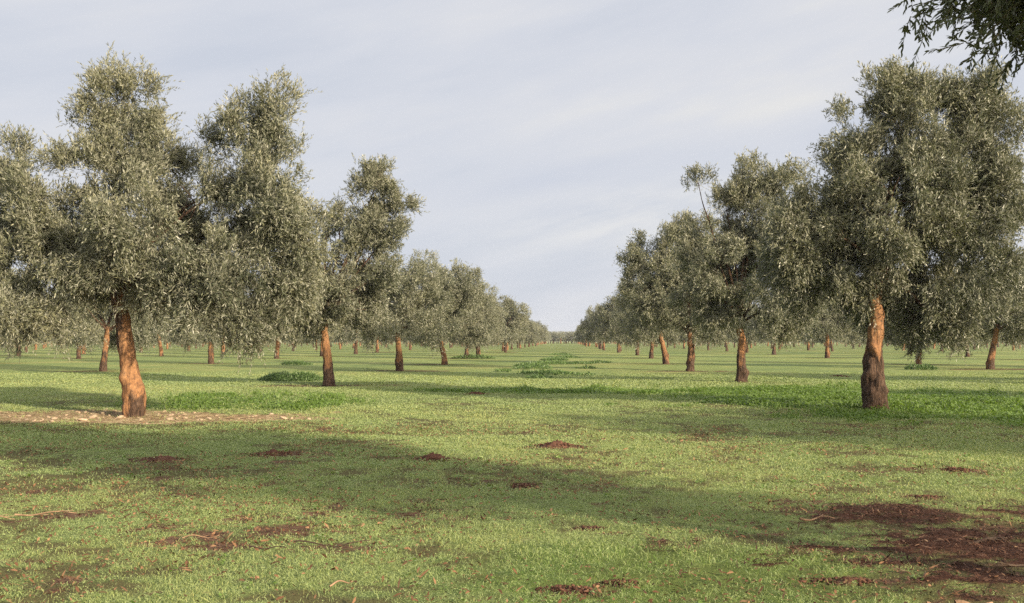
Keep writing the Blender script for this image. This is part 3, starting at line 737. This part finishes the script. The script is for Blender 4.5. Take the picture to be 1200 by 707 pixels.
# ---- the rest of the plantation
count = len(HERO)
far_lab = {}
grove = []
for (x, y, c, r) in lattice:
    if count >= 300: grove.append((x, y)); continue
    count += 1
    if y < 8 or abs(x) > .6 * y + 3:
        lab = 'olive tree standing just outside the picture that throws its long shadow across the grass'
    elif c in (0, 1):
        lab = 'small far olive in the %s row of the aisle, beyond its sixth trunk' % ('left' if c == 0 else 'right')
    elif c in (-1, 2):
        lab = 'olive in the second row %s of the aisle, its trunk seen between nearer ones' % ('left' if c == -1 else 'right')
    elif y < 130:
        lab = 'thin-looking olive in the deeper rows %s of the aisle, half hidden by nearer crowns' % ('left' if c < 0 else 'right')
    else:
        lab = 'tiny distant olive in the hazy back of the grove %s of the aisle' % ('left' if c < 0 else 'right')
    k = int(R.integers(0, 5))
    s = R.uniform(.9, 1.1)
    place(x, y, MID[k] if y < 76 else FAR[k], lab, s, R.uniform(0, 6.28), s * R.uniform(.93, 1.06))

# beyond them: one far mass of treetops and trunks
m = MB(); mt = MB()
for k in range(72): grove.append((-30 + .86 * k + R.uniform(-.4, .4), 452 + R.uniform(0, 22)))
for (x, y) in grove:
    rng = np.random.default_rng(int(abs(x * 91 + y * 7)))
    lob = generic_lobes(rng, 2.5, 5.5, n=7)
    for lb in lob:
        n = 110
        d = unit(R.normal(0, 1, (n, 3))); P = np.array(lb[:3]) + d * np.array(lb[3:6]) * R.uniform(.6, 1.05, (n, 1)) + np.array([x, y, 0])
        D = unit(d + R.normal(0, .6, (n, 3)))
        leaf_quads(m, P, D, R.uniform(.28, .55, n), R.uniform(.12, .22, n), np.clip(R.normal(.45, .15, n), 0, 1))
    tube(m, np.array([(x, y, -.1), (x + .05, y, .8), (x, y, 1.6), (x, y, 2.4)]), [.24, .2, .17, .13], 7, .4, 1)
tag(link('distant_grove', m.mesh('distant_grove', [M_LEAF, M_BARK])), 'far mass of tiny olive trees closing the end of the aisle', 'distant trees', kind='stuff')

# ------------------------------------------------------------------ weeds
def weed_mesh(w, d, h, n, seed, leaf=.10):
    rng = np.random.default_rng(seed); mb = MB()
    a = rng.uniform(0, 6.283, n); r = np.sqrt(rng.uniform(0, 1, n))
    x = np.cos(a) * r * w * .5 * (1 + .25 * noise2(np.cos(a) * 2, np.sin(a) * 2, 1, seed)); y = np.sin(a) * r * d * .5
    top = h * (1 - r ** 2.2) * (.75 + .35 * noise2(x, y, 3.0, seed + 1)) + .03
    z = top * rng.uniform(.25, 1.05, n)
    P = np.stack([x, y, z], 1)
    D = unit(np.stack([np.cos(a) * .5, np.sin(a) * .5, np.full(n, .55)], 1) + rng.normal(0, .5, (n, 3)))
    leaf_quads(mb, P, D, leaf * rng.uniform(.6, 1.3, n), leaf * .45 * rng.uniform(.6, 1.3, n), np.clip(.45 + .3 * noise2(x, y, 2.2, seed) + rng.normal(0, .15, n), 0, 1))
    ns = max(6, n // 45)
    for k in range(ns):
        q = rng.integers(0, n)
        tube(mb, np.array([(P[q, 0] * .8, P[q, 1] * .8, -.03), (P[q, 0] * .9, P[q, 1] * .9, P[q, 2] * .6), P[q]]), [.006, .004, .002], 3, .2, 0, cap=False)
    return mb.mesh('weed_clump', [M_WEED])
def weed(x, y, w, d, h, n, seed, label, leaf=.1, group=None):
    o = link('weed_clump', weed_mesh(w, d, h, n, seed, leaf), None, (x, y, zground(x, y) - .01))
    return tag(o, label, 'weed', group)
weed(-9.6, 35.0, 2.5, 1.8, .42, 5200, 11, 'dense dark green weed mound beside the trunk of the second left tree', .085)
weed(17.5, 50.0, 1.5, .9, .36, 700, 12, 'small yellow-green leafy sapling on the turf left of the leaning right trunk', .12)
AISLE = 'dark green weeds along the middle of the aisle'
spots = [(-.75, 43.0, 2.3, 2.6, .16, 900), (-1.5, 49.5, 1.9, 3.0, .16, 600), (-1.9, 56.5, 1.8, 3.2, .16, 600), (-.7, 60.5, 2.7, 4.2, .18, 1000), (1.1, 60.5, 1.6, 2.0, .16, 400), (2.3, 63.5, 1.5, 1.6, .13, 260), (-2.7, 45.5, .8, 1.2, .10, 130),
         (-.6, 72, 1.9, 4.0, .18, 1500), (.3, 82, 2.0, 5.0, .18, 600), (-.2, 98, 2.2, 7.0, .18, 600), (1.2, 50.0, 1.0, 1.4, .10, 160), (.9, 41.5, .9, .9, .09, 130), (-.9, 38.0, 1.0, .8, .10, 150)]
wl = ['dark low weed patch in mid-aisle, nearest of the large dark ones', 'dark weed patch just right of the large one in mid-aisle', 'dark weed patch left behind the largest mid-aisle one', 'largest bushy weed patch in the middle of the aisle',
      'weed tuft on the right flank of the largest mid-aisle patch', 'small weed tuft farthest right of the mid-aisle patches', 'small weed tuft left in front of the mid-aisle patches',
      'weed strip behind the largest mid-aisle patch', 'far weed strip toward the end of the aisle', 'farthest weed strip near the end of the aisle', 'thin weed tuft right of the nearest large mid-aisle patch',
      'thin weed tuft right in front of the mid-aisle patches', 'thin weed tuft in front of the nearest large mid-aisle patch']
for q, (sp, lb) in enumerate(zip(spots, wl)): weed(*sp, 30 + q, lb, .13, AISLE)
weed(-7.2, 78, 3.2, 2.0, .34, 1300, 60, 'weed mound in front of the far left row beside the aisle', .14)
weed(-15.2, 56, 1.7, 1.2, .28, 700, 61, 'weed mound on the turf between the second and third left trunks', .12)

# ------------------------------------------------------------------ soil heaps, clods, stones, sticks
def heap_mesh(w, d, h, seed, rough=.5):
    rng = np.random.default_rng(seed); mb = MB()
    nr, na = 16, 44
    r = np.linspace(0, 1, nr)[:, None]; a = (np.arange(na) / na * 2 * math.pi)[None, :]
    edge = 1 + .30 * noise3(np.stack([np.cos(a[0]) * 1.7, np.sin(a[0]) * 1.7, np.full(na, seed * .7)], 1), 1.3, seed)[None, :]
    x = r * np.cos(a) * w * .42 * edge; y = r * np.sin(a) * d * .5 * edge
    h = h * .45
    base = .8 * h * np.clip(1 - r ** 2.6, 0, 1) * np.ones_like(a)
    p = np.stack([x.ravel(), y.ravel(), np.zeros(x.size)], 1)
    fr = 9.0 / max(w, .25)
    lump = (noise3(p, fr * .55, seed) * .6 + np.abs(noise3(p, fr * 1.4, seed + 1)) * .6 + noise3(p, fr * 3.2, seed + 2) * .3).reshape(x.shape)
    z = base * (.75 + 1.5 * rough * lump) + .25 * h * rough * lump * (1 - r ** 4) - .03 * r ** 3
    v = np.stack([x, y, z], -1).reshape(-1, 3)
    i = np.arange(nr - 1)[:, None] * na; j = np.arange(na)[None, :]; j2 = (j + 1) % na
    mb.add(v, np.stack([i + j, i + j2, i + na + j2, i + na + j], -1).reshape(-1, 4), None, rng.uniform(.1, .9, len(v)))
    # loose crumbs
    for _ in range(int(40 + 160 * w)):
        q = rng.uniform(0, 6.28); rr = rng.uniform(.3, 1.5); s = rng.uniform(.004, .013) * (1 if w < .6 else 1.5)
        c = np.array([math.cos(q) * rr * w * .5, math.sin(q) * rr * d * .5, max(0, h * (1 - rr ** 1.7)) + s * .2])
        uu = np.linspace(.15, math.pi - .1, 5)
        tube(mb, c + np.stack([0 * uu, 0 * uu, -np.cos(uu) * s * .7], 1), np.sin(uu) * s * rng.uniform(.7, 1.8) * rng.uniform(.6, 1.2, 5), 5, rng.uniform(.1, .9), 0)
    return mb.mesh('soil_heap', [M_SOIL], False)
for q, (x, y, w, d, h, lb) in enumerate(HEAPS):
    tag(link('soil_heap', heap_mesh(w, d, h, 800 + q, .75), None, (x, y, zground(x, y) - .004)), lb, 'earth heap', 'earth heaps and clods on the turf')

def rock_mesh(seed):
    mb = MB(); u = np.linspace(.02, math.pi - .02, 11)
    tube(mb, np.stack([0 * u, 0 * u, -np.cos(u) * .6], 1), np.sin(u), 12, .5)
    v = mb.v[0].astype(float)
    rng = np.random.default_rng(seed)
    v = v * (1 + .28 * noise3(v + seed, 1.1, seed) + .12 * noise3(v, 2.7, seed + 1))[:, None] * rng.uniform(.7, 1.2, 3)
    mb.v[0] = v.astype(np.float32)
    return mb.mesh('stone', [M_STONE], False)
rocks = [rock_mesh(k) for k in range(7)]
n = 0
while n < 170:
    x = R.normal(-8.2, 2.3); y = R.normal(18.3, 1.0)
    if masks(np.array([x]), np.array([y]))[2][0] < .25 or (x + 8.15) ** 2 + (y - 18.6) ** 2 < .12: continue
    s = float(np.clip(R.lognormal(math.log(.030), .45), .014, .085))
    o = link('stone', rocks[n % 7], None, (x, y, zground(x, y) + s * R.uniform(-.25, .2))); o.scale = (s, s * R.uniform(.7, 1.2), s * .75)
    o.rotation_euler = (R.normal(0, .2), R.normal(0, .2), R.uniform(0, 6.28))
    tag(o, 'pale stone lying on the bare soil around the foot of the tall left tree', 'stone', 'pale stones under the tall left tree'); n += 1

def stick(x, y, ang, L, r, mat, label, seed, forks=2, lift=.03):
    mb = MB(); rng = np.random.default_rng(seed)
    t = np.linspace(0, 1, 12)
    d = np.array([math.cos(ang), math.sin(ang)]); s = np.array([-d[1], d[0]])
    off = L * .06 * noise3(np.stack([t * 3, t * 0 + seed, t * 0], 1), 1, seed)
    p = np.zeros((12, 3)); p[:, :2] = (t - .5)[:, None] * L * d + off[:, None] * s
    p[:, 2] = gheight(x + p[:, 0], y + p[:, 1]) + lift + .012 * np.sin(t * 7 + seed)
    tube(mb, p, np.linspace(r, r * .45, 12), 7, .5)
    for k in range(forks):
        q = rng.integers(4, 10); a2 = ang + rng.choice([-1, 1]) * rng.uniform(.4, .8); l2 = L * rng.uniform(.15, .3)
        e = p[q] + np.array([math.cos(a2) * l2, math.sin(a2) * l2, rng.uniform(0, .02)])
        tube(mb, np.linspace(p[q], e, 5), np.linspace(r * .5, r * .25, 5), 5, .5)
    tag(link('fallen_stick', mb.mesh('fallen_stick', [mat], True), None, (x, y, 0)), label, 'stick', 'fallen sticks on the turf')
stick(-1.58, 6.78, .02, .52, .006, M_STICKD, 'thin dark twig lying flat in the left foreground turf', 1)
stick(-1.95, 6.55, -.1, .26, .006, M_STICKD, 'short dark twig just in front of the thin dark one', 2, 1)
stick(-4.15, 7.85, .35, .46, .007, M_STICK, 'long pale stick at the left edge of the picture', 3)
stick(-4.45, 7.65, .15, .3, .006, M_STICK, 'shorter pale stick beside the long one at the left edge', 4)
stick(-1.27, 5.70, .8, .17, .006, M_STICK, 'short pale stick near the bottom edge left of centre', 5, 0)
stick(-2.55, 6.95, .3, .25, .005, M_STICK, 'small pale twig between the left edge and the dark twig', 6, 1)
stick(2.17, 5.45, .08, .2, .020, M_STICK, 'thick reddish wood piece at the bottom right edge', 7, 0, .02)
stick(1.98, 5.40, -.3, .14, .012, M_STICK, 'thin wood piece left of the thick reddish one', 8, 0, .02)
stick(2.0, 8.05, .2, .3, .010, M_STICK, 'pale twig on the upper rim of the mulch patch', 9, 1)
stick(2.9, 6.35, 2.6, .45, .012, M_STICK, 'pale broken twig lying across the mulch patch', 10, 2)
stick(3.0, 7.2, .5, .5, .013, M_STICKD, 'dark broken twig lying in the mulch patch', 11, 2)

# strips of woody mulch, dead leaves : too many to count
def chips(mb, x, y, L, W, zo, tilt, tint):
    n = len(x)
    a = R.uniform(0, 6.283, n)
    d = unit(np.stack([np.cos(a), np.sin(a), R.normal(0, tilt, n)], 1))
    s = unit(np.cross(d, np.stack([R.normal(0, tilt, n), R.normal(0, tilt, n), np.ones(n)], 1)))
    c = np.stack([x, y, gheight(x, y) + zo], 1)
    dd = d * (L * .5)[:, None]; ss = s * (W * .5)[:, None]
    N = np.cross(s, d) * (W * .25)[:, None]
    v = np.stack([c - dd - ss * .6, c - dd + ss * .6, c + ss * 1.1 + N, c + dd + ss * .3, c + dd - ss * .3, c - ss * 1.1 + N], 1).reshape(-1, 3)
    k = np.arange(n)[:, None] * 6
    mb.add(v, np.concatenate([k + np.array([0, 1, 2, 5]), k + np.array([5, 2, 3, 4])]), None, np.repeat(tint, 6))
mb = MB()
x = R.uniform(.4, 7, 52000); y = R.uniform(4.9, 9.3, 52000)
k = R.uniform(0, 1, len(x)) < masks(x, y)[3] * .95
x, y = x[k], y[k]; n = len(x)
chips(mb, x, y, .03 * R.lognormal(0, .6, n).clip(.3, 3.2), .006 * R.uniform(.5, 2, n), .02 + R.uniform(0, .03, n), .35, R.uniform(0, 1, n) ** 1.6)
tag(link('woody_mulch', mb.mesh('woody_mulch', [M_MULCH])), 'dark red-brown chopped bark and twigs strewn on bare soil at right', 'mulch', kind='stuff')
mb = MB()
x, y = scatter(4.2, 17, 420)
pr = np.clip(.25 + .9 * fbm2(x, y, .9, 3, 4) + .5 * np.exp(-((x + 2.6) / 2.2) ** 2 - ((y - 6.6) / 1.8) ** 2), 0, 1)
k = R.uniform(0, 1, len(x)) < pr * .95
x, y = x[k], y[k]; n = len(x)
chips(mb, x, y, .030 * R.lognormal(0, .4, n), .011 * R.uniform(.6, 1.6, n), .012 + R.uniform(0, .02, n), .4, R.uniform(0, 1, n))
tag(link('leaf_litter', mb.mesh('leaf_litter', [M_LITTER])), 'orange-brown dead leaves and crumbs scattered through the foreground turf', 'leaf litter', kind='stuff')

# ------------------------------------------------------------------ air
hm, hnt = new_mat('air'); g = NT(hnt)
pv = g.n('ShaderNodeVolumePrincipled'); pv.inputs['Density'].default_value = HAZE; pv.inputs['Color'].default_value = (.86, .89, .95, 1); pv.inputs['Anisotropy'].default_value = .1
g.l(pv.outputs[0], g.n('ShaderNodeOutputMaterial').inputs['Volume'])
x0, x1, y0, y1, z0, z1 = -4100, 4100, -420, 5100, -1.2, 9.5
mb = MB(); mb.add([(x0, y0, z0), (x1, y0, z0), (x1, y1, z0), (x0, y1, z0), (x0, y0, z1), (x1, y0, z1), (x1, y1, z1), (x0, y1, z1)],
                  [(0, 3, 2, 1), (4, 5, 6, 7), (0, 1, 5, 4), (1, 2, 6, 5), (2, 3, 7, 6), (3, 0, 4, 7)])
if HAZE > 0: tag(link('haze', mb.mesh('haze', [hm])), 'thin pale air softening the far rows', 'haze', kind='stuff')

# ------------------------------------------------------------------ light, sky, camera
sc = bpy.context.scene
w = bpy.data.worlds.new('World'); sc.world = w; w.use_nodes = True
g = NT(w.node_tree)
for nd in list(w.node_tree.nodes): w.node_tree.nodes.remove(nd)
sky = g.n('ShaderNodeTexSky'); sky.sky_type = 'NISHITA'; sky.sun_disc = False
sky.sun_elevation = SUN_EL; sky.sun_rotation = SUN_AZ; sky.air_density = 1.0; sky.dust_density = 1.2
tc = g.n('ShaderNodeTexCoord'); dirv = tc.outputs['Generated']
sep = g.n('ShaderNodeSeparateXYZ'); g.l(dirv, sep.inputs[0])
# thin veil of cloud: long soft streaks, tilted a little against the horizon
mp = g.n('ShaderNodeMapping'); mp.inputs['Rotation'].default_value = (0, math.radians(14), 0); mp.inputs['Location'].default_value = (.37, .2, .45)
g.l(dirv, mp.inputs['Vector'])
mp2 = g.n('ShaderNodeMapping'); mp2.inputs['Scale'].default_value = (1.0, 1.0, 4.6); g.l(mp.outputs[0], mp2.inputs['Vector'])
n1 = g.noise(mp2.outputs[0], 2.1, 6, .5); n2 = g.noise(mp2.outputs[0], 5.5, 6, .55)
ns = g.math('ADD', g.math('MULTIPLY', n1, .72), g.math('MULTIPLY', n2, .28))
ccol = g.ramp(ns, [(.36, (5.85, 6.2, 7.0)), (.47, (6.4, 6.65, 7.3)), (.56, (6.8, 6.95, 7.4)), (.64, (7.4, 7.4, 7.4))])
col = g.mix(g.ramp(ns, [(.3, .93), (.65, .99)]), sky.outputs[0], ccol)
# one brighter and one greyer wisp low over the end of the aisle
def wisp(cx, cz, wx, wz, tilt):
    dx = g.math('SUBTRACT', sep.outputs[0], cx)
    dz = g.math('SUBTRACT', g.math('SUBTRACT', sep.outputs[2], cz), g.math('MULTIPLY', dx, tilt))
    q = g.math('ADD', g.math('POWER', g.math('DIVIDE', dx, wx), 2.0), g.math('POWER', g.math('DIVIDE', dz, wz), 2.0))
    e = g.math('MULTIPLY', g.math('POWER', 2.718, g.math('MULTIPLY', q, -1.0)), g.math('GREATER_THAN', sep.outputs[1], 0.0))
    return g.math('MULTIPLY', e, g.ramp(n2, [(.36, .15), (.6, 1.0)]))
col = g.mix(wisp(.015, .162, .13, .020, .16), col, (5.7, 6.1, 7.0))
col = g.mix(wisp(.065, .122, .12, .030, .10), col, (7.9, 7.85, 7.7))
# thin cloud brightened on the low sun's side, an added gradient to raise fill light
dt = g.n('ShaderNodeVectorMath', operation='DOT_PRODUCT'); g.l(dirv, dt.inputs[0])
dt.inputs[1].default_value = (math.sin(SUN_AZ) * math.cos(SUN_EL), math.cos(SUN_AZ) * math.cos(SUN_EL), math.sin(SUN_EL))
fill_glow = g.ramp(g.math('MULTIPLY_ADD', dt.outputs['Value'], .5, .5), [(.42, (1, 1, 1)), (.72, (1.7, 1.63, 1.53)), (.92, (3.0, 2.7, 2.3)), (1.0, (5.0, 4.3, 3.4))])
col = g.mix(1.0, col, fill_glow, 'MULTIPLY')
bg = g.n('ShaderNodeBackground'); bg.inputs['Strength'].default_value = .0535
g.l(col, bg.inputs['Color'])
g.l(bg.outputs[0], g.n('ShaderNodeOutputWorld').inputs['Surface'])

sl = bpy.data.lights.new('sun', 'SUN'); sl.energy = 4.9; sl.angle = math.radians(1.2); sl.color = (1.0, .84, .62)
so = bpy.data.objects.new('sun', sl); C.objects.link(so)
sd = Vector((math.sin(SUN_AZ) * math.cos(SUN_EL), math.cos(SUN_AZ) * math.cos(SUN_EL), math.sin(SUN_EL)))
so.rotation_euler = (-sd).to_track_quat('-Z', 'Y').to_euler(); so.location = (30, -30, 40)

cam = bpy.data.cameras.new('camera'); co = bpy.data.objects.new('camera', cam); C.objects.link(co)
cam.lens = 35; cam.sensor_width = 36; cam.clip_start = .05; cam.clip_end = 9000
co.location = (0, 0, CAM_H)
co.rotation_euler = (math.radians(90 + 2.24), 0, math.radians(2.94))
sc.camera = co

sc.render.engine = 'CYCLES'
cy = sc.cycles
cy.max_bounces = 5; cy.diffuse_bounces = 3; cy.glossy_bounces = 2; cy.transmission_bounces = 3; cy.transparent_max_bounces = 4; cy.volume_bounces = 0
cy.use_denoising = False; cy.denoiser = 'OPENIMAGEDENOISE'
cy.sample_clamp_indirect = 4
vs = sc.view_settings
vs.view_transform = 'Standard'; vs.look = 'None'; vs.exposure = 1.0; vs.gamma = 1; vs.use_curve_mapping = False
